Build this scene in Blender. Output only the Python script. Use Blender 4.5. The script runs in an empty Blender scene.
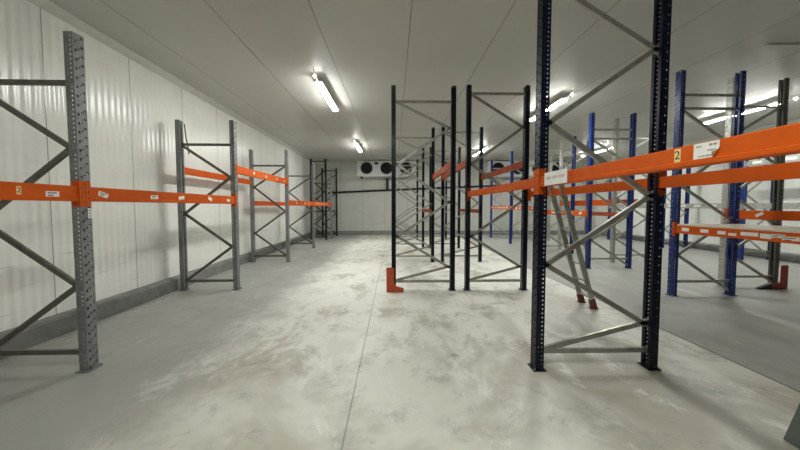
import bpy, bmesh, math, random
from mathutils import Vector, Matrix
random.seed(7)
S = bpy.context.scene
COL = S.collection
PI = math.pi
SKEW = 0.0118          # the left wall and its rack run turned by this angle

# ------------------------------------------------------------------ materials
def new_mat(name, col=(.5, .5, .5), rough=.5, metal=0.0, spec=.5):
    m = bpy.data.materials.new(name); m.use_nodes = True
    b = m.node_tree.nodes['Principled BSDF']
    b.inputs['Base Color'].default_value = (*col, 1)
    b.inputs['Roughness'].default_value = rough
    b.inputs['Metallic'].default_value = metal
    b.inputs['Specular IOR Level'].default_value = spec
    return m, m.node_tree, b

def N(t, kind, **kw):
    n = t.nodes.new(kind)
    for k, v in kw.items():
        if k in n.inputs: n.inputs[k].default_value = v
        else: setattr(n, k, v)
    return n

def math_node(t, op, a, b=None):
    n = t.nodes.new('ShaderNodeMath'); n.operation = op
    for i, v in enumerate((a, b)):
        if v is None: continue
        if isinstance(v, (int, float)): n.inputs[i].default_value = v
        else: t.links.new(v, n.inputs[i])
    return n.outputs[0]

def mix_col(t, fac, a, b):
    n = t.nodes.new('ShaderNodeMix'); n.data_type = 'RGBA'
    if isinstance(fac, (int, float)): n.inputs[0].default_value = fac
    else: t.links.new(fac, n.inputs[0])
    for i, v in ((6, a), (7, b)):
        if isinstance(v, tuple): n.inputs[i].default_value = (*v, 1)
        else: t.links.new(v, n.inputs[i])
    return n.outputs[2]

def ramp(t, src, lo, hi):
    n = t.nodes.new('ShaderNodeMapRange'); n.interpolation_type = 'SMOOTHSTEP'
    t.links.new(src, n.inputs[0]); n.inputs[1].default_value = lo; n.inputs[2].default_value = hi
    return n.outputs[0]

def painted(name, col, rough=.4, metal=0.0, wear_or_light=.25, scale=9, spec=.5):
    """paint or metal with slight uneven tone and roughness"""
    m, t, b = new_mat(name, col, rough, metal, spec)
    tc = N(t, 'ShaderNodeTexCoord')
    nz = N(t, 'ShaderNodeTexNoise', Scale=scale, Detail=4.0, Roughness=.6)
    t.links.new(tc.outputs['Object'], nz.inputs['Vector'])
    f = ramp(t, nz.outputs[0], .35, .75)
    dark = tuple(c * (1 - wear_or_light) for c in col)
    t.links.new(mix_col(t, f, col, dark), b.inputs['Base Color'])
    r = math_node(t, 'MULTIPLY_ADD', nz.outputs[0], .25); r.node.inputs[2].default_value = rough - .1
    t.links.new(r, b.inputs['Roughness'])
    return m

def seams(t, coord, pitch, off, width):
    a = math_node(t, 'SUBTRACT', coord, off)
    a = math_node(t, 'DIVIDE', a, pitch)
    a = math_node(t, 'FRACT', a)
    a = math_node(t, 'MULTIPLY', a, pitch)
    return math_node(t, 'LESS_THAN', a, width)

def panel_mat(name, axis, pitch, off, col, rough, ribs=True, cross=None, dirt=.12, spec=.5):
    """insulated sheet metal panels: joints, faint pressed ribs, scuffs"""
    m, t, b = new_mat(name, col, rough, 0, spec)
    tc = N(t, 'ShaderNodeTexCoord'); sp = N(t, 'ShaderNodeSeparateXYZ')
    t.links.new(tc.outputs['Object'], sp.inputs[0])
    c = sp.outputs[axis]
    s = seams(t, c, pitch, off, .012)
    if cross:
        s2 = seams(t, sp.outputs[cross[0]], 50.0, cross[1], .02)
        s = math_node(t, 'MAXIMUM', s, s2)
    nz = N(t, 'ShaderNodeTexNoise', Scale=1.3, Detail=5.0, Roughness=.65)
    t.links.new(tc.outputs['Object'], nz.inputs['Vector'])
    f = math_node(t, 'MULTIPLY', ramp(t, nz.outputs[0], .45, .8), 1.0)
    base = mix_col(t, f, col, tuple(x * (1 - dirt) for x in col))
    # scuffs drawn along the panel
    mp = N(t, 'ShaderNodeMapping'); t.links.new(tc.outputs['Object'], mp.inputs[0])
    mp.inputs['Scale'].default_value = (1.2, 1.2, 22)
    n2 = N(t, 'ShaderNodeTexNoise', Scale=1.0, Detail=3.0)
    t.links.new(mp.outputs[0], n2.inputs['Vector'])
    if ribs:
        zz = ramp(t, math_node(t, 'ABSOLUTE', math_node(t, 'SUBTRACT', sp.outputs[2], .75)), .95, .1)
        f2 = math_node(t, 'MULTIPLY', ramp(t, n2.outputs[0], .62, .72), zz)
        base = mix_col(t, math_node(t, 'MULTIPLY', f2, .5), base, tuple(x * .55 for x in col))
    col_out = mix_col(t, s, base, tuple(x * .45 for x in col))
    t.links.new(col_out, b.inputs['Base Color'])
    if ribs:
        w = math_node(t, 'SINE', math_node(t, 'MULTIPLY', c, 2 * PI / .098))
        h = math_node(t, 'MULTIPLY', w, .0022)
        n3 = N(t, 'ShaderNodeTexNoise', Scale=2.2, Detail=2.0)
        t.links.new(tc.outputs['Object'], n3.inputs['Vector'])
        h = math_node(t, 'ADD', h, math_node(t, 'MULTIPLY', n3.outputs[0], .004))
    else:
        n3 = N(t, 'ShaderNodeTexNoise', Scale=.9, Detail=2.0)
        t.links.new(tc.outputs['Object'], n3.inputs['Vector'])
        h = math_node(t, 'MULTIPLY', n3.outputs[0], .012)
    h = math_node(t, 'SUBTRACT', h, math_node(t, 'MULTIPLY', s, .006))
    bp = N(t, 'ShaderNodeBump', Strength=1.0, Distance=1.0)
    t.links.new(h, bp.inputs['Height']); t.links.new(bp.outputs[0], b.inputs['Normal'])
    return m

def floor_mat():
    m, t, b = new_mat('concrete', (.5, .5, .45), .5)
    tc = N(t, 'ShaderNodeTexCoord'); sp = N(t, 'ShaderNodeSeparateXYZ')
    t.links.new(tc.outputs['Object'], sp.inputs[0])
    def noise(scale, detail, rough, dist=0.0, stretch=None):
        n = N(t, 'ShaderNodeTexNoise', Scale=scale, Detail=detail, Roughness=rough, Distortion=dist)
        if stretch:
            mp = N(t, 'ShaderNodeMapping'); mp.inputs['Scale'].default_value = stretch
            t.links.new(tc.outputs['Object'], mp.inputs[0]); t.links.new(mp.outputs[0], n.inputs['Vector'])
        else: t.links.new(tc.outputs['Object'], n.inputs['Vector'])
        return n.outputs[0]
    big = noise(.55, 5, .62, .5); mid = noise(2.2, 10, .76, .45); fine = noise(14, 5, .7); tracks = noise(1.8, 10, .76, .35, (1.25, .7, 1))
    spots = noise(3.6, 8, .74, .3)
    light = FL_LIGHT; warm = FL_WARM; grey = FL_GREY; dark = FL_DARK
    c = mix_col(t, ramp(t, big, .40, .56), warm, light)
    c = mix_col(t, math_node(t, 'MULTIPLY', ramp(t, mid, .50, .66), .6), c, dark)
    # chalky worn patches; the brighter lamp-lit floor past the foreground is painted in
    wear_or_light = math_node(t, 'ADD', ramp(t, sp.outputs[1], 2.2, 3.6), -.5)
    chalk_and_light = math_node(t, 'ADD', tracks, math_node(t, 'MULTIPLY', wear_or_light, .13))
    c = mix_col(t, math_node(t, 'MULTIPLY', ramp(t, chalk_and_light, .48, .60), .85), c, FL_PALE)
    c = mix_col(t, math_node(t, 'MULTIPLY', ramp(t, spots, .62, .72), .6), c, dark)
    # grey screed right of the long joint; the same grey fades in towards the left racks
    edge = math_node(t, 'ADD', sp.outputs[0], math_node(t, 'MULTIPLY', math_node(t, 'SUBTRACT', mid, .5), 1.5))
    leftg = ramp(t, edge, -1.35, -2.3)
    right = math_node(t, 'GREATER_THAN', sp.outputs[0], 3.33)
    g = mix_col(t, math_node(t, 'MULTIPLY', ramp(t, big, .4, .65), .8), grey, tuple(x * .84 for x in grey))
    g = mix_col(t, math_node(t, 'MULTIPLY', ramp(t, tracks, .56, .7), .55), g, light)
    c = mix_col(t, math_node(t, 'MULTIPLY', math_node(t, 'MAXIMUM', leftg, right), .85), c, g)
    c = mix_col(t, math_node(t, 'MULTIPLY', ramp(t, fine, .55, .75), .14), c, tuple(x * .6 for x in dark))
    # saw cut joints
    j1 = math_node(t, 'LESS_THAN', math_node(t, 'ABSOLUTE', math_node(t, 'SUBTRACT', sp.outputs[0], -.33)), .006)
    j2 = math_node(t, 'LESS_THAN', math_node(t, 'ABSOLUTE', math_node(t, 'SUBTRACT', sp.outputs[0], 3.33)), .013)
    j3 = math_node(t, 'LESS_THAN', math_node(t, 'ABSOLUTE', math_node(t, 'SUBTRACT', sp.outputs[1], 4.12)), .008)
    j1 = math_node(t, 'MAXIMUM', j1, math_node(t, 'MULTIPLY', j3, .4))
    j = math_node(t, 'MAXIMUM', math_node(t, 'MULTIPLY', j1, .5), math_node(t, 'MULTIPLY', j2, .85))
    c = mix_col(t, j, c, (.09, .075, .055))
    t.links.new(c, b.inputs['Base Color'])
    r = math_node(t, 'MULTIPLY_ADD', mid, .35); r.node.inputs[2].default_value = .28
    t.links.new(r, b.inputs['Roughness'])
    bp = N(t, 'ShaderNodeBump', Strength=.35, Distance=.01)
    t.links.new(mid, bp.inputs['Height']); t.links.new(bp.outputs[0], b.inputs['Normal'])
    return m

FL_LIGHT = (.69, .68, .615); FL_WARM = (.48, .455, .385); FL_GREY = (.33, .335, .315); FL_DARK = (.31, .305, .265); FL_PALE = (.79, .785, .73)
M = {}
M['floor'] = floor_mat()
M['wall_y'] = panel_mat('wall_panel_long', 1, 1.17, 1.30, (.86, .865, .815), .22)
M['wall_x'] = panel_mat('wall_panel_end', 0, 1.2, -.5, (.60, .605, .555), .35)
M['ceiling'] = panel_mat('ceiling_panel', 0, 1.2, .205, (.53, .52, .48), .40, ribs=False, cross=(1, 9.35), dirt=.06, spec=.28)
M['kerb'] = painted('kerb_grey', (.25, .255, .245), .6, wear_or_light=.3, scale=5)
M['trim'] = painted('trim_white', (.60, .60, .54), .4, wear_or_light=.1)
M['orange'] = painted('orange_paint', (.60, .098, .009), .5, wear_or_light=.12, scale=6, spec=.12)
M['dark_red'] = painted('dark_red_paint', (.31, .06, .02), .5, wear_or_light=.2, scale=6, spec=.15)  # darker and redder than the orange, for the deeper and rear beams
M['grey'] = painted('grey_paint', (.24, .245, .25), .42, .2, wear_or_light=.25)
M['greybrace'] = painted('dark_galvanised', (.17, .165, .14), .5, .55, wear_or_light=.3)
M['navy'] = painted('navy_paint', (.0026, .0048, .015), .30, wear_or_light=.1, spec=.25)
M['blue'] = painted('blue_paint', (.010, .030, .165), .36, wear_or_light=.12, spec=.35)
M['galv'] = painted('galvanised', (.50, .50, .45), .42, .6, wear_or_light=.3)
M['brace'] = painted('zinc_brace', (.40, .39, .345), .38, .75, wear_or_light=.3)
M['olive'] = painted('olive_grey_paint', (.085, .085, .06), .45, wear_or_light=.2)
M['black'] = painted('black_paint', (.004, .0045, .006), .55, wear_or_light=.1)
M['paper'] = painted('white_paper', (.80, .79, .74), .6, wear_or_light=.06, scale=20)
M['yellow'] = new_mat('yellow_sticker', (.82, .62, .26), .5)[0]
M['ink'] = new_mat('black_ink', (.02, .02, .02), .6)[0]
M['redink'] = new_mat('dark_red_ink', (.35, .07, .08), .6)[0]
M['guard'] = painted('guard_red', (.58, .085, .03), .45, wear_or_light=.15)
M['guard_dark'] = painted('guard_dark_red', (.36, .04, .025), .45, wear_or_light=.15)
M['alu'] = painted('aluminium', (.42, .42, .37), .42, .6, wear_or_light=.25)
M['brown'] = painted('brown_rubber', (.16, .05, .035), .7, wear_or_light=.3)
M['board'] = painted('pale_board', (.62, .56, .44), .6, wear_or_light=.15, scale=4)
M['lampbody'] = painted('lamp_body', (.7, .7, .68), .4, wear_or_light=.05)
M['evap'] = painted('white_casing', (.72, .73, .72), .4, wear_or_light=.06)
M['bolt'] = painted('bolt_steel', (.35, .34, .3), .4, .8)
M['dkboard'] = painted('grey_green_board', (.10, .115, .10), .55, wear_or_light=.2)
def emis(name, col, st):
    m, t, b = new_mat(name, (.9, .9, .9), .4)
    b.inputs['Emission Color'].default_value = (*col, 1); b.inputs['Emission Strength'].default_value = st
    return m
M['tube'] = emis('lit_diffuser', (.965, .987, .935), 46)
M['spark'] = emis('lit_end_lamp', (1.0, .98, .92), 9)

# ------------------------------------------------------------------ mesh helpers
def link(name, me, mat, parent=None):
    o = bpy.data.objects.new(name, me); COL.objects.link(o)
    if mat is not None and not me.materials: me.materials.append(mat)
    if parent is not None: o.parent = parent
    return o
def obj(name, bm, mat, parent=None, smooth=False):
    me = bpy.data.meshes.new(name); bmesh.ops.recalc_face_normals(bm, faces=bm.faces)
    bm.to_mesh(me); bm.free()
    if smooth:
        for p in me.polygons: p.use_smooth = True
    return link(name, me, mat, parent)
def tag(o, label, cat, group=None):
    o['label'] = label; o['category'] = cat
    if group: o['group'] = group
    return o
def empty(name, loc, rz=0):
    o = bpy.data.objects.new(name, None); COL.objects.link(o); o.empty_display_size = .1
    o.location = loc; o.rotation_euler = (0, 0, rz); return o
def structure(o): o['kind'] = 'structure'; return o

def box(bm, lo, hi, bev=0, mtx=None):
    r = bmesh.ops.create_cube(bm, size=1)
    c = Vector(((lo[0]+hi[0])/2, (lo[1]+hi[1])/2, (lo[2]+hi[2])/2)); s = Vector([hi[i]-lo[i] for i in range(3)])
    vs = r['verts']
    for v in vs: v.co = Vector((v.co.x*s.x, v.co.y*s.y, v.co.z*s.z)) + c
    if bev:
        es = list({e for v in vs for e in v.link_edges})
        q = bmesh.ops.bevel(bm, geom=es, offset=bev, segments=2, affect='EDGES', profile=.5)
        vs = list({v for f in q['faces'] for v in f.verts} | {v for v in vs if v.is_valid})
    if mtx: bmesh.ops.transform(bm, matrix=mtx, verts=vs)
    return vs
def frame_to(p0, p1, up=(0, 1, 0)):
    """matrix whose local z runs p0 -> p1"""
    p0, p1 = Vector(p0), Vector(p1); z = (p1-p0).normalized(); x = Vector(up).cross(z)
    if x.length < 1e-5: x = Vector((1, 0, 0)).cross(z)
    x.normalize(); y = z.cross(x)
    m = Matrix((x, y, z)).transposed().to_4x4(); m.translation = p0
    return m, (p1-p0).length
def prism(bm, prof, z0, z1, mtx=None):
    """closed outline (x, y) swept along local z"""
    a = [bm.verts.new((x, y, z0)) for x, y in prof]; b = [bm.verts.new((x, y, z1)) for x, y in prof]
    n = len(prof)
    for i in range(n): bm.faces.new((a[i], a[(i+1) % n], b[(i+1) % n], b[i]))
    bm.faces.new(a[::-1]); bm.faces.new(b)
    if mtx: bmesh.ops.transform(bm, matrix=mtx, verts=a+b)
def cyl(bm, p0, p1, r0, r1=None, seg=16):
    m, L = frame_to(p0, p1); r1 = r0 if r1 is None else r1
    q = bmesh.ops.create_cone(bm, cap_ends=True, segments=seg, radius1=r0, radius2=r1, depth=L)
    bmesh.ops.transform(bm, matrix=m @ Matrix.Translation((0, 0, L/2)), verts=q['verts'])
def pipe(bm, pts, r, seg=10):
    """one continuous tube through pts"""
    rings = []
    for i, p in enumerate(pts):
        p = Vector(p); a = Vector(pts[max(i-1, 0)]); b = Vector(pts[min(i+1, len(pts)-1)])
        z = (b-a).normalized(); x = z.cross(Vector((0, 0, 1)))
        if x.length < 1e-3: x = Vector((1, 0, 0))
        x.normalize(); y = z.cross(x)
        rings.append([bm.verts.new(p + (x*math.cos(k*2*PI/seg) + y*math.sin(k*2*PI/seg))*r) for k in range(seg)])
    for A, B in zip(rings, rings[1:]):
        for k in range(seg): bm.faces.new((A[k], A[(k+1) % seg], B[(k+1) % seg], B[k]))
    bm.faces.new(rings[0][::-1]); bm.faces.new(rings[-1])

# ------------------------------------------------------------------ the racks
def strip(bm, us, zs, at, hole):
    """a grid sheet: at(u) gives x, y; hole(i, k) leaves a cell open"""
    V = {}
    def v(i, k):
        if (i, k) not in V: V[i, k] = bm.verts.new((*at(us[i]), zs[k]))
        return V[i, k]
    for i in range(len(us)-1):
        for k in range(len(zs)-1):
            if not hole(i, k): bm.faces.new((v(i, k), v(i+1, k), v(i+1, k+1), v(i, k+1)))

POST_CACHE = {}
def post_mesh(h, holes):
    """perforated omega upright, web at x=0 facing +x, 100 wide, 80 deep"""
    key = (round(h, 3), holes)
    if key in POST_CACHE: return POST_CACHE[key]
    bm = bmesh.new(); W = .05; D = -.078; L = .028
    if holes:
        ph = (.008, .020, .032, .048, .060, .072)
        zs = [0.0]; k = 0
        while True:
            done = False
            for j in ph:
                z = k*.08 + j
                if z > h-.004: done = True; break
                zs.append(z)
            if done: break
            k += 1
        zs.append(h)
        def phase(k): return (k-1) % 6 if k >= 1 else -1     # cell above cut j
        n = len(zs)-2
        us = [-W, -.038, -.018, -.007, .007, .018, .038, W]
        def web(i, k):
            if k < 1 or k >= n: return False
            p = phase(k)
            return (i == 1 and p in (0, 1)) or (i == 5 and p in (3, 4)) or (i == 3 and p == 2)
        strip(bm, us, zs, lambda u: (0.0, u), web)
        sx = [0, -.018, -.030, -.050, -.062, D]
        def side(i, k):
            p = phase(k)
            return 1 <= k < n and ((i == 1 and p in (0, 3)) or (i == 3 and p in (0, 3)))
        for s in (-W, W): strip(bm, sx, zs, lambda u, s=s: (u, s), side)
        for s in (-1, 1): strip(bm, [W, W-L], zs, lambda u, s=s: (D, s*u), lambda i, k: False)
    else:
        zs = [0, h]; no = lambda i, k: False
        strip(bm, [-W, W], zs, lambda u: (0.0, u), no)
        for s in (-1, 1):
            strip(bm, [0, D], zs, lambda u, s=s: (u, s*W), no); strip(bm, [W, W-L], zs, lambda u, s=s: (D, s*u), no)
    bmesh.ops.remove_doubles(bm, verts=bm.verts, dist=1e-5)
    bmesh.ops.recalc_face_normals(bm, faces=bm.faces)
    bmesh.ops.solidify(bm, geom=list(bm.faces), thickness=.0032)
    me = bpy.data.meshes.new('post'); bm.to_mesh(me); bm.free()
    POST_CACHE[key] = me
    return me
PLATE = {}
def post(root, x, h, face, mat, holes):
    me = post_mesh(h, holes)
    key = (me.name, mat.name)
    if key not in PLATE:
        m2 = me.copy(); m2.name = 'post'; m2.materials.append(mat); PLATE[key] = m2
    o = link('post', PLATE[key], None, root); o.location = (x, 0, .006); o.rotation_euler = (0, 0, 0 if face > 0 else PI)
    pk = ('plate', mat.name)
    if pk not in PLATE:
        bm = bmesh.new(); box(bm, (-.10, -.070, -.006), (.022, .070, .003), .002)
        me = bpy.data.meshes.new('base_plate'); bm.to_mesh(me); bm.free(); me.materials.append(mat); PLATE[pk] = me
        bm = bmesh.new(); cyl(bm, (.011, .058, .0), (.011, .058, .022), .009, seg=6)
        me = bpy.data.meshes.new('anchor_bolt'); bm.to_mesh(me); bm.free(); me.materials.append(M['bolt']); PLATE['bolt'] = me
    p = link('base_plate', PLATE[pk], None, o)
    b = link('anchor_bolt', PLATE['bolt'], None, o)
    return o
BRACE_PROF = [(-.022, -.014), (.022, -.014), (.022, .014), (.019, .014), (.019, -.010), (-.019, -.010), (-.019, .014), (-.022, .014)]
def brace(root, p0, p1, mat):
    bm = bmesh.new(); m, L = frame_to(p0, p1, (0, 1, 0))
    prism(bm, BRACE_PROF, -.02, L+.02, m)
    return obj('brace', bm, mat, root)

def upright_frame(label, x0, x1, y, h, nodes, horiz, pmat, bmat, holes=True, rz=0, start='L', name='upright_frame', group=None, pmat2=None):
    """two posts with outer faces x0 and x1, zigzag bracing between; y is the middle of the posts"""
    r = empty(name, ((x0+x1)/2, y, 0), rz); tag(r, label, 'rack frame', group)
    w = (x1-x0)/2
    post(r, -w, h, -1, pmat, holes); post(r, w, h, 1, pmat2 or pmat, holes)
    e = w-.070
    for z in horiz: brace(r, (-e, 0.004, z), (e, 0.004, z), bmat)
    s = -1 if start == 'L' else 1
    for i in range(len(nodes)-1):
        a = s*e; b = -s*e
        brace(r, (a, -.004, nodes[i]-.02), (b, -.004, nodes[i+1]+.02), bmat); s = -s
    return r

def text_mesh(s, size):
    c = bpy.data.curves.new('txt', 'FONT'); c.body = s; c.size = size; c.align_x = 'CENTER'; c.align_y = 'CENTER'; c.extrude = .0006
    o = bpy.data.objects.new('txt', c); COL.objects.link(o)
    bpy.context.view_layer.update()
    me = bpy.data.meshes.new_from_object(o.evaluated_get(bpy.context.evaluated_depsgraph_get()))
    bpy.data.objects.remove(o); bpy.data.curves.remove(c); me.materials.clear()
    return me

def beam(label, xf, y0, y1, z0, z1, face, mat, stickers=(), rz=0, rows='orange', group=None, conn=True, size=None, cat='rack beam'):
    """box beam between two posts; xf outer face of the uprights, face = the way that face looks"""
    yc = (y0+y1)/2; r = empty('rack_beam', (xf, yc, (z0+z1)/2), rz); tag(r, label, cat, group)
    L = (y1-y0)/2; H = (z1-z0)/2; f = face
    bm = bmesh.new()
    # section: flat face, a ledge near the foot as pressed box beams have
    prof = [(-.052, -H), (-.004, -H), (-.002, -H+.006), (-.002, -H*.52), (-.008, -H*.46), (-.008, H-.004), (-.011, H), (-.048, H), (-.052, H-.004)]
    prof = [(f*px, pz) for px, pz in prof]
    m = Matrix(((1, 0, 0, 0), (0, 0, 1, 0), (0, 1, 0, 0), (0, 0, 0, 1)))
    prism(bm, prof, -L+.004, L-.004, m)
    obj('beam_bar', bm, mat, r)
    if conn:
        for s in (-1, 1):
            bm = bmesh.new(); hc = .115
            # plate over half of the post's face, slotted, bent round the post's side
            ys = [L*s, L*s+s*.014, L*s+s*.026, L*s+s*.047]
            zs = [-hc, -.085, -.060, -.042, -.018, 0.0, .024, .042, .066, .085, hc]
            strip(bm, ys, zs, lambda u: (f*.005, u), lambda i, k: i == 1 and k in (1, 3, 5, 7))
            strip(bm, [0, 1], zs, lambda u: (f*(.005-.067*u), L*s), lambda i, k: False)
            bmesh.ops.remove_doubles(bm, verts=bm.verts, dist=1e-5)
            bmesh.ops.recalc_face_normals(bm, faces=bm.faces)
            bmesh.ops.solidify(bm, geom=list(bm.faces), thickness=-.003 if False else .003)
            obj('end_connector', bm, mat, r)
    for k, st in enumerate(stickers):
        sy, sz, sw, sh, rot = st[:5]
        bm = bmesh.new(); box(bm, (0, -sw/2, -sh/2), (.0012, sw/2, sh/2))
        o = obj('sticker', bm, M['paper'], r)
        o.location = (f*-.0078, sy-yc, sz); o.rotation_euler = (rot, 0, 0 if f > 0 else PI)
        if len(st) > 5:
            bm = bmesh.new()
            for i in range(2):
                box(bm, (.0010, -sw*.36, sh*(.2-.4*i)-.004), (.0017, sw*(.3-.25*i), sh*(.2-.4*i)+.004))
            obj('print_line', bm, M['ink'], o)
    return r
def number_two(r, sy, sz, face, col):
    bm = bmesh.new(); box(bm, (0, -.0145, -.030), (.0012, .0145, .030)); o = obj('number_sticker', bm, M['yellow'], r)
    o['label'] = 'small yellow sticker with a black number 2'
    o.location = (face*-.0078, sy, sz); o.rotation_euler = (0, 0, 0 if face > 0 else PI)
    t = link('number_two', text_mesh('2', .056), M['ink'], o)
    t.rotation_euler = (PI/2, 0, PI/2); t.location = (.0016, 0, 0)
    return o

# nodes of the zigzag bracing, measured on the posts
ND = [.20, .42, .98, 1.60, 2.28, 2.92, 3.36]          # dark blue frames (left post first, from below)
HD = [.16, 3.38]
NB = [.20, .42, .98, 1.62, 2.28, 2.94, 3.50]; HB = [.165, 3.53]
NL = [.18, .79, 1.39, 2.05, 2.60]
HL = [.165, 2.63]
def lx(xc, y): return xc - SKEW*y

# --- left run: grey frames along the wall
LY = [0.03, 2.80, 5.505, 8.275, 11.04, 14.35]
LF = -2.785; LR = -3.805
llab = ['grey perforated rack frame beside the camera on the left, out of the picture',
        'grey perforated upright frame nearest the camera on the left, cropped by the picture edge',
        'grey upright frame with the bent loose rod, second from the camera on the left',
        'grey upright frame third from the camera along the left wall',
        'grey upright frame fourth from the camera along the left wall, carrying only low beams',
        'grey upright frame at the far end of the left run, beside the black frames']
for i, y in enumerate(LY):
    if i == 0: continue
    st = 'R' if i in (1, 2) else 'L'
    nodes = NL
    # last diagonal of frames 1, 2 ends at the top left, of frames 3.. at the top right
    r = upright_frame(llab[i], lx(LR, y), lx(LF, y), y, 3.05, nodes, HL, M['grey'], M['greybrace'], holes=i < 4, rz=SKEW, start='L')
    if i == 1 or i == 2:
        pass
    else:
        for c in list(r.children):
            if c.name.startswith('brace'): c.rotation_euler = (0, 0, PI)
    if i == 1:
        bm = bmesh.new(); box(bm, (0, -.017, -.045), (.0015, .017, .045)); o = obj('sticker', bm, M['paper'], r)
        o.location = (.5305, .01, 1.46); o['label'] = 'small white sticker below the beam connector'
        bm = bmesh.new()
        for k in range(3): box(bm, (.001, -.010, -.03+.025*k), (.0020, .010, -.022+.025*k))
        obj('print_line', bm, M['ink'], o)
    if i == 2:
        bm = bmesh.new(); pipe(bm, [(-.315, 0, 2.46), (-.325, 0, 2.58), (-.35, -.01, 2.74), (-.372, -.01, 2.99)], .012, 8)
        o = obj('loose_rod', bm, M['greybrace'], r); o['label'] = 'bent loose rod sticking up from the top brace'
upright_frame(llab[0], LR, LF, 0.0, 3.05, NL, HL, M['grey'], M['greybrace'], rz=SKEW)
hp = .05
def lbeam(label, xc, i, j, z0, z1, stk=(), mat='orange'):
    y0, y1 = LY[i]+hp, LY[j]-hp; x = lx(xc, (y0+y1)/2)
    return beam(label, x, y0, y1, z0, z1, 1 if xc == LF else -1, M[mat], stk, rz=SKEW)
R = random.uniform
b01 = lbeam('orange beam nearest the camera on the left, with number 2 sticker and white label', LF, 0, 1, 1.568, 1.703, [(2.545, -.012, .10, .048, 0.02, 1)])
number_two(b01, 2.32-(LY[0]+LY[1])/2, .008, 1, 0)
lbeam('orange beam spanning the first two left frames, with five small white stickers', LF, 1, 2, 1.568, 1.703,
      [(2.985, .0, .10, .045, -.30, 1), (3.62, -.004, .11, .045, .04, 1), (4.08, .002, .11, .045, .12), (4.72, .005, .10, .05, -.35), (5.24, -.008, .09, .04, -.1)])
lbeam('high orange front beam between second and third left frames, with white stickers', LF, 2, 3, 2.125, 2.27,
      [(6.25, .01, .07, .05, .3), (6.85, 0, .06, .05, .2), (7.5, .01, .06, .05, .4), (7.98, -.02, .06, .05, .1)])
lbeam('high orange rear beam near the left wall behind the white stickered one', LR, 2, 3, 2.115, 2.24)
lbeam('low orange front beam between third and fourth left frames', LF, 3, 4, 1.55, 1.70, [(9.0, .0, .07, .05, .3), (9.9, .01, .07, .05, .1), (10.4, .0, .06, .05, .1)])
lbeam('low orange rear beam by the left wall between third and fourth frames', LR, 3, 4, 1.55, 1.68)
lbeam('low orange front beam at the far end of the left run, dotted with stickers', LF, 4, 5, 1.55, 1.70,
      [(11.4+.38*k, .0, .09, .06, R(-.3, .3)) for k in range(6)])

# --- black narrow frames in the far left corner
for k, (x0, x1, y, h, lab) in enumerate(((-3.83, -3.09, 13.88, 3.70, 'taller thin black rack frame in the far left corner'),
                                         (-3.76, -2.95, 15.72, 3.50, 'shorter thin black rack frame in the far left corner against the back wall'))):
    upright_frame(lab, x0, x1, y, h, [.12, .62, 1.15, 1.7, 2.2, 2.7, 3.15], [.12, 1.3, h-.12], M['black'], M['black'], holes=False, start='R')

# --- aisle side rows A and B, dark blue, back to back
DY = [-.08, 2.74, 5.41, 8.20, 10.93, 13.67]
AX = (-.045, 1.10); BX = (1.308, 2.462)
alab = [None, None, 'dark blue frame with the orange foot guard, facing the empty aisle',
        'dark blue frame second in the left of the two rows, behind the guarded one',
        'dark blue frame third in the left of the two rows beside the aisle',
        'dark blue frame farthest in the left row, in front of the white cooler']
blab = ['dark blue frame beside the camera on the right, out of the picture',
        'large dark blue frame nearest the camera, right of centre, with the white sign beside it',
        'dark blue frame at the far end of the orange beam with the white sign',
        'dark blue frame third from the camera in the row with the white sign',
        'dark blue frame fourth from the camera in the row with the white sign',
        'dark blue frame farthest from the camera in the row with the white sign']
for i in range(6):
    s = .004*DY[i]
    if alab[i]: upright_frame(alab[i], AX[0]-.0, AX[1]-.0, DY[i], 3.64, ND, HD, M['navy'], M['brace'], holes=i < 4)
    upright_frame(blab[i], BX[0] if i < 2 else 1.295, BX[1] if i < 2 else 2.415, DY[i], 3.66, NB, HB, M['navy'], M['brace'], holes=i < 4)
def rbeam(label, xf, face, ys, i, j, z0, z1, stk=(), mat='orange', group=None, conn=True):
    return beam(label, xf, ys[i]+hp, ys[j]-hp, z0, z1, face, M[mat], stk, conn=conn, group=group)
bn = rbeam('orange beam nearest the camera on the right, with number 2 and torn paper', BX[0], -1, DY, 0, 1, 1.698, 1.794)
fb = rbeam('orange beam nearest the camera at right, lower and behind the papered one', BX[1], 1, DY, 0, 1, 1.69, 1.79)
rbeam('orange beam running from the white sign back to the next dark blue frame', BX[0], -1, DY, 1, 2, 1.698, 1.79)
rbeam('orange beam behind the ladder top, parallel to the one past the white sign', BX[1], 1, DY, 1, 2, 1.69, 1.79)
rbeam('upper dark red beam on the guarded left row between its first two frames', AX[1], 1, DY, 2, 3, 2.25, 2.38, mat='dark_red')
rbeam('upper dark red beam just right of the narrow gap between the two rows', 1.295, -1, DY, 2, 3, 2.25, 2.38, mat='dark_red')
rbeam('upper dark red beam right of centre, above the orange beam past the sign', 2.415, 1, DY, 2, 3, 2.245, 2.37, mat='dark_red')
rbeam('low dark red beam deep in the right of the two dark blue rows', 2.415, 1, DY, 3, 4, 1.34, 1.445, mat='dark_red')
rbeam('low dark red beam deep in the left of the two dark blue rows', AX[1], 1, DY, 3, 4, 1.34, 1.45, mat='dark_red')
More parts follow.
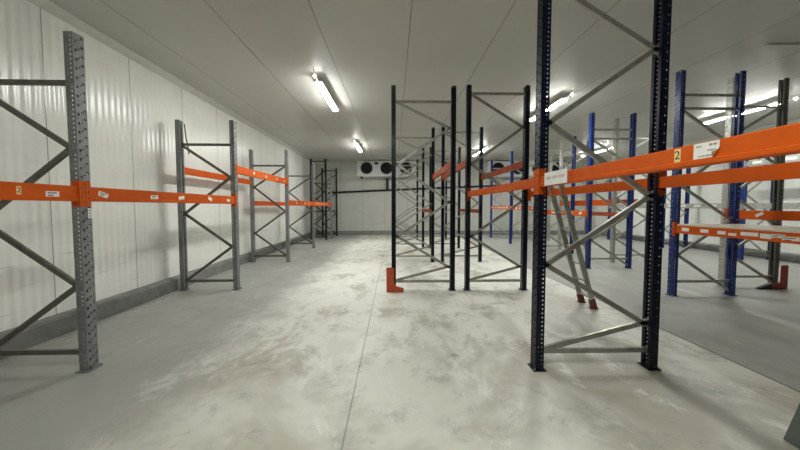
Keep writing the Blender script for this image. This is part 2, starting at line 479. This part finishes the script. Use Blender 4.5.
# sign, torn paper, number and rivets on the near beam
yc = (DY[0]+DY[1])/2
number_two(bn, 1.378-yc, .010, -1, 0)
bm = bmesh.new(); box(bm, (0, -.17, -.054), (.003, .17, .054)); o = obj('sign_plate', bm, M['paper'], bn)
o.location = (.002, 2.425-yc, .010); o.rotation_euler = (0, 0, PI); o['label'] = 'white sign plate with one line of small dark red print'
bm = bmesh.new(); u = -.135; random.seed(3)
for wi, n in enumerate((5, 4, 5)):
    for k in range(n):
        w = .011; hh = R(.020, .024)
        box(bm, (.0028, u, -.006), (.0036, u+.0028, -.006+hh))
        if k % 2 == 0: box(bm, (.0028, u, -.006+hh*R(.3, .8)), (.0036, u+w*.8, -.006+hh*.8+.003))
        else: box(bm, (.0028, u+w*.55, -.006), (.0036, u+w*.8, -.006+hh))
        u += .0172
    u += .018
obj('sign_print', bm, M['redink'], o)
bm = bmesh.new()
for k in range(3): cyl(bm, (-.0075, 2.215-yc, -.022+.026*k), (-.0100, 2.215-yc, -.022+.026*k), .0055, seg=10)
# the three rivets share the beam's connector plate
box(bm, (-.0075, 2.200-yc, -.035), (-.0082, 2.230-yc, .043)); o = obj('rivet_plate', bm, M['orange'], bn)
# paper: a sheet whose lower far corner curls off
bm = bmesh.new(); nu, nv = 12, 6; g = {}
for i in range(nu+1):
    for k in range(nv+1):
        yy = -.052 + .104*i/nu; zz = -.033 + .066*k/nv
        c = max(0, (yy-.030)/.022 + (-zz-.004)/.03 - .55)
        for q in (0, 1):
            g[i, k, q] = bm.verts.new((.0004 + .0014*q + .010*c*c, yy - .006*c*c, zz + .010*c*c))
for i in range(nu):
    for k in range(nv):
        bm.faces.new((g[i, k, 1], g[i+1, k, 1], g[i+1, k+1, 1], g[i, k+1, 1])); bm.faces.new((g[i, k+1, 0], g[i+1, k+1, 0], g[i+1, k, 0], g[i, k, 0]))
for i in range(nu):
    bm.faces.new((g[i, 0, 0], g[i+1, 0, 0], g[i+1, 0, 1], g[i, 0, 1])); bm.faces.new((g[i+1, nv, 0], g[i, nv, 0], g[i, nv, 1], g[i+1, nv, 1]))
for k in range(nv):
    bm.faces.new((g[0, k+1, 0], g[0, k, 0], g[0, k, 1], g[0, k+1, 1])); bm.faces.new((g[nu, k, 0], g[nu, k+1, 0], g[nu, k+1, 1], g[nu, k, 1]))
o = obj('paper_label', bm, M['paper'], bn); o.location = (.0076, 1.25-yc, .012); o.rotation_euler = (0, 0, PI); o['label'] = 'torn white paper with curled corner and black writing'
bm = bmesh.new(); random.seed(11)
def scrawl(y0, z0, n, st, h):
    for k in range(n):
        box(bm, (.0019, y0+k*st, z0), (.0026, y0+k*st+st*.30, z0+h*R(.6, 1)))
        if k % 3 != 1: box(bm, (.0019, y0+k*st, z0+h*R(.2, .5)), (.0026, y0+k*st+st*.75, z0+h*.5+.002))
scrawl(-.042, .016, 4, .006, .006); scrawl(.014, .014, 4, .008, .013); scrawl(.008, -.006, 6, .0055, .008); scrawl(-.030, -.026, 10, .006, .006)
obj('handwriting', bm, M['ink'], o)
for o in bn.children:
    pass

# --- rows C and D on the right: royal blue and galvanised
CY = [2.64, 5.0, 7.245, 9.62, 12.17, 14.65]; CX = (4.735, 5.83)
NC = [.10, .70, 1.30, 1.88, 2.52, 3.12]; HC = [.24, 3.16, 3.38]
clab = ['royal blue frame outside the picture, holding the near end of the board shelf',
        'royal blue frame at the left end of the board shelf on the right',
        'bright blue frame right of the ladder, second in the royal blue row',
        'blue frame third in the royal blue row, behind the ladder',
        'blue frame fourth in the royal blue row, near the back wall',
        'blue frame farthest in the royal blue row, closest to the back wall']
for i, y in enumerate(CY): upright_frame(clab[i], *CX, y, 3.76, NC, HC, M['blue'], M['galv'], holes=i < 3, start='R')
rs = random.Random(5)
shelf = rbeam('orange shelf beam covered in white labels, under the pale board on the right', CX[0], -1, CY, 0, 1, 1.078, 1.208,
      [(4.78, .005, .12, .055, 0), (4.48, .005, .12, .05, 0), (4.24, .0, .11, .05, 0), (4.10, -.02, .10, .05, .05), (3.90, .01, .20, .05, 0), (3.72, .0, .12, .06, 0),
       (3.60, .012, .14, .045, 0, 1), (3.48, -.014, .16, .06, .03, 1), (3.36, .0, .07, .08, 0)])
rbeam('orange rear shelf beam under the pale board on the right', CX[1], 1, CY, 0, 1, 1.078, 1.208)
bm = bmesh.new(); box(bm, (CX[0]+.010, CY[0]+.07, 1.2085), (CX[1]-.012, CY[1]-.075, 1.232), .002)
tag(obj('shelf_board', bm, M['board']), 'pale wooden shelf board lying on the orange beams at right', 'shelf')
rbeam('orange beam with white stickers behind the ladder, on the royal blue row', CX[0], -1, CY, 2, 3, 1.285, 1.415, [(7.55, .0, .12, .06, .5), (7.95, -.01, .12, .06, .4), (8.8, 0, .3, .04, 0)])
rbeam('dark red rear beam right of the ladder, on the royal blue row', CX[1], 1, CY, 2, 3, 1.265, 1.37, mat='dark_red')
rbeam('far orange beam dotted with white stickers, third bay of the royal blue row', CX[0], -1, CY, 3, 4, 1.40, 1.53, [(9.9+.33*k, 0, .16, .06, rs.uniform(-.3, .3)) for k in range(6)])
rbeam('farthest orange beam with white stickers, by the back wall in the blue row', CX[0], -1, CY, 4, 5, 1.40, 1.55, [(12.5+.36*k, 0, .2, .07, rs.uniform(-.3, .3)) for k in range(6)])

EY = [2.77, 5.49, 8.04, 10.62, 13.2]; EX = (6.17, 7.21); EXI = (6.20, 6.17, 5.93, 5.90, 5.88)
NE = [.12, .65, 1.2, 1.75, 2.3, 2.85, 3.34]; HE = [.20, 3.36]
dlab = ['galvanised frame on the right outside the picture, behind the board shelf',
        'galvanised and olive frame with the red foot guard behind the board shelf',
        'light galvanised frame between two blue posts right of the ladder',
        'galvanised frame behind the ladder, third in its row',
        'galvanised frame at the far end of its row near the back wall']
for i, y in enumerate(EY): upright_frame(dlab[i], EXI[i], EXI[i]+1.05, y, 3.86, NE, HE, M['galv'], M['galv'], holes=i < 3, start='R', pmat2=M['olive'] if i < 2 else None)
rbeam('plain orange beam above and behind the board shelf on the right', EX[0], -1, EY, 0, 1, 1.30, 1.452, [(4.95, .01, .12, .05, .5)])
rbeam('orange beam higher behind the ladder, on the galvanised row', EXI[3]+.015, -1, EY, 2, 3, 1.55, 1.715)
rbeam('dark red beam high on the rear of the galvanised row', EXI[3]+1.065, 1, EY, 2, 3, 1.62, 1.735, mat='dark_red')

# --- row E along the right wall, blue with galvanised beams
FY = [5.62, 8.34, 10.86, 13.62]; FX = (9.88, 10.84)
elab = ['blue frame by the right wall, nearest, outside the picture', 'blue frame by the right wall seen behind the board shelf',
        'blue frame by the right wall, glimpsed behind the largest dark blue post', 'blue frame by the right wall farthest from the camera']
for i, y in enumerate(FY): upright_frame(elab[i], *FX, y, 3.42, NC, HC[:2], M['blue'], M['galv'], holes=False, start='R')
for (i, j, z0, z1, lab, n) in ((0, 1, 2.65, 2.785, 'upper galvanised beam near right wall, seen between the two big orange beams', 4),
                               (0, 1, 1.46, 1.62, 'galvanised beam near the right wall, hidden behind orange beam and shelf', 0),
                               (1, 2, 1.46, 1.62, 'galvanised beam with white labels by right wall, left of the board shelf', 5),
                               (2, 3, 1.46, 1.62, 'galvanised beam by the right wall, glimpsed past the farthest blue posts', 3)):
    y0 = FY[i]+.3; st = [(y0 + (FY[j]-FY[i]-.6)*k/max(n-1, 1), .01, .22, .07, 0) for k in range(n)]
    rbeam(lab, FX[0], -1, FY, i, j, z0, z1, st, mat='galv')

# ------------------------------------------------------------------ foot guards
def guard(label, x, y, mirror, mat, dark=False):
    r = empty('foot_guard', (x, y, 0)); tag(r, label, 'rack guard')
    m = -1 if mirror else 1
    # front plate outline (x, z): upright shield with a foot running out to the side
    pts = [(-.10, 0), (.205, 0), (.205, .075), (.06, .115), (.035, .14), (.035, .43), (.0, .445), (-.085, .445), (-.10, .43)]
    bm = bmesh.new(); prism(bm, [(m*a, b) for a, b in pts], -.006, .006, Matrix.Rotation(PI/2, 4, 'X'))
    obj('front_plate', bm, mat, r)
    bm = bmesh.new(); a, b = sorted((m*-.10, m*-.088)); box(bm, (a, -.0, 0), (b, .03, .44), .003)
    obj('side_plate', bm, mat, r)
    bm = bmesh.new(); a, b = sorted((m*-.086, m*.20)); box(bm, (a, .006, 0), (b, .03, .012), .002)
    obj('foot_plate', bm, mat, r)
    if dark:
        bm = bmesh.new(); prism(bm, [(m*.20, 0), (m*.46, 0), (m*.46, .02), (m*.20, .12)], -.03, .02, Matrix.Rotation(PI/2, 4, 'X'))  # wedge beside the guard, the shade there put into its black colour
        o = obj('shade_wedge', bm, M['black'], r); o['label'] = 'low wedge at the side of the guard, its shade painted black'
    return r
guard('orange-red L-shaped foot guard at the dark blue frame beside the aisle', -.035, 5.265, False, M['guard'])
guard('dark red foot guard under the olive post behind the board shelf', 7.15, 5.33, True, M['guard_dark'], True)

# ------------------------------------------------------------------ ladder
lr = empty('ladder', (2.985, 4.50, 0)); tag(lr, 'aluminium ladder leaning on the orange beam behind the nearest dark blue frame', 'ladder')
top = Vector((-.615, -.09, 1.90)); LW = Vector((0, .29, 0))
for s in (-.5, .5):
    bm = bmesh.new(); m, L = frame_to(LW*s, top+LW*s, (0, 1, 0))
    prism(bm, [(-.036, -.013), (.036, -.013), (.036, .013), (-.036, .013)], .02, L, m)
    rail = obj('rail', bm, M['alu'], lr)
    bm = bmesh.new(); prism(bm, [(-.042, -.020), (.042, -.020), (.042, .020), (-.042, .020)], .012, .15, m)
    box(bm, (-.06, LW.y*s-.035, 0), (.045, LW.y*s+.035, .022), .003)
    obj('rubber_foot', bm, M['brown'], rail)
for k in range(7):
    c = top*((k+.62)/7.4)
    bm = bmesh.new(); cyl(bm, c-LW*.5, c+LW*.5, .016, seg=10); obj('rung', bm, M['alu'], lr)

# leaning board at the lower right corner
bm = bmesh.new(); m, L = frame_to((2.545, 1.80, .004), (3.185, 1.85, 1.4), (0, 1, 0))
bmx = box(bm, (-.011, -.30, 0), (.011, .04, .30), .003, m)
tag(obj('metal_panel', bm, M['dkboard']), 'dark grey-green panel cut off by the lower right corner', 'panel')

# ------------------------------------------------------------------ lamps
def lamp(label, x, y, L=1.62):
    r = empty('batten_light', (x, y, 3.9)); tag(r, label, 'ceiling light')
    bm = bmesh.new(); box(bm, (-.066, -L/2, -.115), (.066, L/2, -.085), .006); obj('housing', bm, M['lampbody'], r)
    bm = bmesh.new(); prism(bm, [(-.060, -.1151), (-.050, -.134), (.050, -.134), (.060, -.1151)], -L/2+.02, L/2-.02, Matrix(((1, 0, 0, 0), (0, 0, 1, 0), (0, 1, 0, 0), (0, 0, 0, 1))))
    obj('diffuser', bm, M['tube'], r)
    for s in (-1, 1):
        bm = bmesh.new(); cyl(bm, (0, s*L*.38, -.076), (0, s*L*.38, 0), .008, seg=8); obj('hanger', bm, M['lampbody'], r)
    bm = bmesh.new(); pipe(bm, [(0, -L/2+.01, -.10), (.0, -L/2-.24, -.10), (0, -L/2-.3, -.04), (0, -L/2-.3, 0)], .008, 8); cb = obj('cable', bm, M['lampbody'], r)
    bm = bmesh.new(); bmesh.ops.create_uvsphere(bm, u_segments=12, v_segments=8, radius=.026)
    for v in bm.verts: v.co += Vector((0, -L/2-.24, -.115))
    obj('end_lamp', bm, M['spark'], r, True)
LAMPS = [(-1.375, 6.4, 'lit ceiling light over the left side of the empty aisle, nearer one'),
         (-1.375, 11.7, 'small lit ceiling light left of the white cooler, over the far aisle'),
         (.10, .35, 'ceiling light above the camera, out of the picture'),
         (3.6, 7.15, 'lit ceiling light beside the tall nearest dark blue post'),
         (3.6, 12.7, 'lit ceiling light far back between the dark blue frames of the second row'),
         (8.45, 7.3, 'lit ceiling light at upper right behind galvanised and olive posts'),
         (8.45, 12.6, 'small lit ceiling light seen past the bright blue post, far right')]
for x, y, lab in LAMPS: lamp(lab, x, y)
# ceiling odds
bm = bmesh.new(); box(bm, (5.45, 4.37, 3.872), (7.6, 4.41, 3.90), .004)
tag(obj('cable_duct', bm, M['trim']), 'thin white cable duct fixed across the ceiling at upper right', 'cable duct')

# ------------------------------------------------------------------ coolers and drain pipe on the back wall
def cooler(label, x0, x1, z0, z1, n):
    W = x1-x0; r = empty('cooler', ((x0+x1)/2, 15.98, z0)); tag(r, label, 'cooling unit')
    H = z1-z0; D0 = -.52
    bm = bmesh.new(); box(bm, (-W/2, D0, .05), (W/2, .14, H), .012); obj('housing', bm, M['evap'], r)
    bm = bmesh.new(); prism(bm, [(D0-.01, .06), (D0-.01, .03), (-.2, 0), (.12, .03), (.12, .06)], -W/2+.01, W/2-.01, Matrix(((0, 0, 1, 0), (1, 0, 0, 0), (0, 1, 0, 0), (0, 0, 0, 1))))
    obj('drip_tray', bm, M['evap'], r)
    for k in range(n):
        cx = -W/2 + W*(k+.5)/n; cz = H*.50 + .03; rad = .275
        bm = bmesh.new()
        prof = [(rad, 0), (rad+.03, 0), (rad+.02, -.07), (rad-.005, -.07)]
        rings = [[bm.verts.new((cx+q*math.cos(a*2*PI/32), D0+d, cz+q*math.sin(a*2*PI/32))) for q, d in prof] for a in range(32)]
        for a in range(32):
            A, B = rings[a], rings[(a+1) % 32]
            for i in range(4): bm.faces.new((A[i], A[(i+1) % 4], B[(i+1) % 4], B[i]))
        fr = obj('fan_ring', bm, M['black'], r)
        bm = bmesh.new(); cyl(bm, (cx, D0-.004, cz), (cx, D0-.012, cz), rad+.004, seg=32); obj('fan_opening', bm, M['black'], fr)
        bm = bmesh.new(); cyl(bm, (cx, D0-.012, cz), (cx, D0-.05, cz), .06, seg=16)
        for b in range(5):
            a = b*2*PI/5
            mt = Matrix.Translation((cx, D0-.035, cz)) @ Matrix.Rotation(a, 4, 'Y') @ Matrix.Rotation(.5, 4, 'X')
            box(bm, (.04, -.004, -.06), (rad-.03, .004, .06), 0, mt)
        obj('fan_blades', bm, M['black'], fr)
        bm = bmesh.new()
        for q in (.09, .16, .23):
            ring = [(cx+q*math.cos(a*2*PI/24), D0-.072, cz+q*math.sin(a*2*PI/24)) for a in range(25)]
            pipe(bm, ring, .004, 5)
        for b in range(4):
            a = b*PI/4; dx, dz = math.cos(a)*rad, math.sin(a)*rad
            cyl(bm, (cx-dx, D0-.072, cz-dz), (cx+dx, D0-.072, cz+dz), .004, seg=5)
        obj('fan_grille', bm, M['black'], fr)
    return r
c1 = cooler('white ceiling cooler with three black fans, at the end of the aisle', -1.90, 1.12, 3.05, 3.86, 3)
bm = bmesh.new(); box(bm, (-1.33, -.42, -.09), (-1.23, -.30, .05), .01); obj('drain_outlet', bm, M['black'], c1)
bm = bmesh.new(); box(bm, (-.60, -.56, .62), (-.42, -.52, .74), .01); obj('junction_box', bm, M['black'], c1)
cooler('white ceiling cooler with four black fans, behind the far blue frames', 4.85, 9.0, 3.05, 3.86, 4)
pr = empty('drain_pipe', (0, 16.14, 2.42)); tag(pr, 'black drain pipe running along the back wall under the white coolers', 'pipe')
bm = bmesh.new(); pipe(bm, [(-3.5, 0, -.165), (-.36, 0, -.015), (4.6, 0, .19), (6.9, 0, .28)], .048, 12); obj('main_pipe', bm, M['black'], pr)
for x, zt in ((-.36, .60), (6.9, .60)):
    z0 = -.015 if x < 0 else .28
    bm = bmesh.new(); pipe(bm, [(x, 0, z0), (x, 0, zt)], .06, 12); obj('drop_pipe', bm, M['black'], pr)
for x in (-2.6, -1.4, 1.0, 2.4, 3.8, 5.6):
    z = -.165+.0478*(x+3.5); bm = bmesh.new(); box(bm, (x-.02, -.06, z-.06), (x+.02, .0795, z+.06), .004); obj('pipe_bracket', bm, M['black'], pr)

# scraps on the floor
for k, (x, y, s, lab) in enumerate(((-1.52, 2.62, .05, 'small pale scrap on the floor left of the aisle'), (.62, 3.0, .055, 'small white scrap on the floor before the dark blue frames'))):
    bm = bmesh.new(); q = random.Random(k)
    n = 7; ring = [bm.verts.new((x+s*math.cos(a*2*PI/n)*q.uniform(.6, 1), y+s*math.sin(a*2*PI/n)*q.uniform(.5, 1), .002+q.uniform(0, .006))) for a in range(n)]
    cc = bm.verts.new((x, y, .014))
    for a in range(n): bm.faces.new((ring[a], ring[(a+1) % n], cc))
    bmesh.ops.solidify(bm, geom=list(bm.faces), thickness=.001)
    tag(obj('paper_scrap', bm, M['paper']), lab, 'scrap')

# ------------------------------------------------------------------ the room
YB = 16.22; YF = -4.0; XR = 11.06; ZC = 3.9
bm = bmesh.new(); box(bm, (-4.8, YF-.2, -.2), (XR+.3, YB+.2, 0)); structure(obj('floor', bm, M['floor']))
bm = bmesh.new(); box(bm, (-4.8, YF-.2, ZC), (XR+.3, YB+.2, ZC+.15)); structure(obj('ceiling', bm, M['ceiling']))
bm = bmesh.new(); box(bm, (-.18, YF-.3, 0), (0, YB+.25, ZC)); o = structure(obj('wall_left', bm, M['wall_y'])); o.location = (-4.03, 0, 0); o.rotation_euler = (0, 0, SKEW)
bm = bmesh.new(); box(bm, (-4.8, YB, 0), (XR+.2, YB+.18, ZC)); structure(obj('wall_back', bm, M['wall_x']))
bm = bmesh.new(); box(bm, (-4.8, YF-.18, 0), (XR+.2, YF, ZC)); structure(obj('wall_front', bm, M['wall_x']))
bm = bmesh.new(); box(bm, (XR, YF, 0), (XR+.18, YB, ZC)); structure(obj('wall_right', bm, M['wall_y']))
# low concrete kerbs and a cove trim under the ceiling
KP = [(0, 0), (.135, 0), (.135, .19), (.10, .225), (0, .225)]
def kerb(name, m, L, prof, mat):
    bm = bmesh.new(); prism(bm, prof, 0, L, m); return structure(obj(name, bm, M[mat]))
mL = Matrix(((1, 0, 0, 0), (0, 0, 1, 0), (0, 1, 0, 0), (0, 0, 0, 1)))
o = kerb('baseboard_left', mL, YB-YF+.1, KP, 'kerb'); o.rotation_euler = (0, 0, SKEW); o.location = (-4.03-SKEW*YF, YF, 0)
mR = Matrix(((-1, 0, 0, XR), (0, 0, 1, YF), (0, 1, 0, 0), (0, 0, 0, 1)))
kerb('baseboard_right', mR, YB-YF, KP, 'kerb')
mB = Matrix(((0, 0, 1, -4.2), (-1, 0, 0, YB), (0, 1, 0, 0), (0, 0, 0, 1)))
kerb('baseboard_back', mB, XR+4.2, [(0, 0), (.06, 0), (.06, .19), (.04, .22), (0, .22)], 'kerb')
CP = [(0, ZC), (0, ZC-.09), (.012, ZC-.09), (.085, ZC-.012), (.085, ZC)]
o = kerb('trim_1', mL, YB-YF+.1, CP, 'trim'); o.rotation_euler = (0, 0, SKEW); o.location = (-4.03-SKEW*YF, YF, 0)
kerb('trim_2', mB, XR+4.2, CP, 'trim'); kerb('trim_3', mR, YB-YF, CP, 'trim')

# ------------------------------------------------------------------ camera, world, view
cam = bpy.data.cameras.new('camera'); co = bpy.data.objects.new('camera', cam); COL.objects.link(co)
cam.sensor_width = 36; cam.lens = 13.5; cam.clip_start = .05; cam.shift_y = -.00591
co.location = (0, 0, 1.52); co.rotation_euler = (PI/2-math.radians(2.6), 0, -math.atan(6/300)); S.camera = co
w = bpy.data.worlds.new('world'); S.world = w; w.use_nodes = True
w.node_tree.nodes['Background'].inputs[0].default_value = (.02, .02, .02, 1)
S.view_settings.view_transform = 'Standard'; S.view_settings.look = 'None'; S.view_settings.gamma = 1; S.view_settings.use_curve_mapping = False
S.view_settings.exposure = 1.65
S.cycles.use_denoising = True
S.cycles.max_bounces = 10; S.cycles.diffuse_bounces = 6; S.cycles.glossy_bounces = 4
S.cycles.sample_clamp_indirect = 6
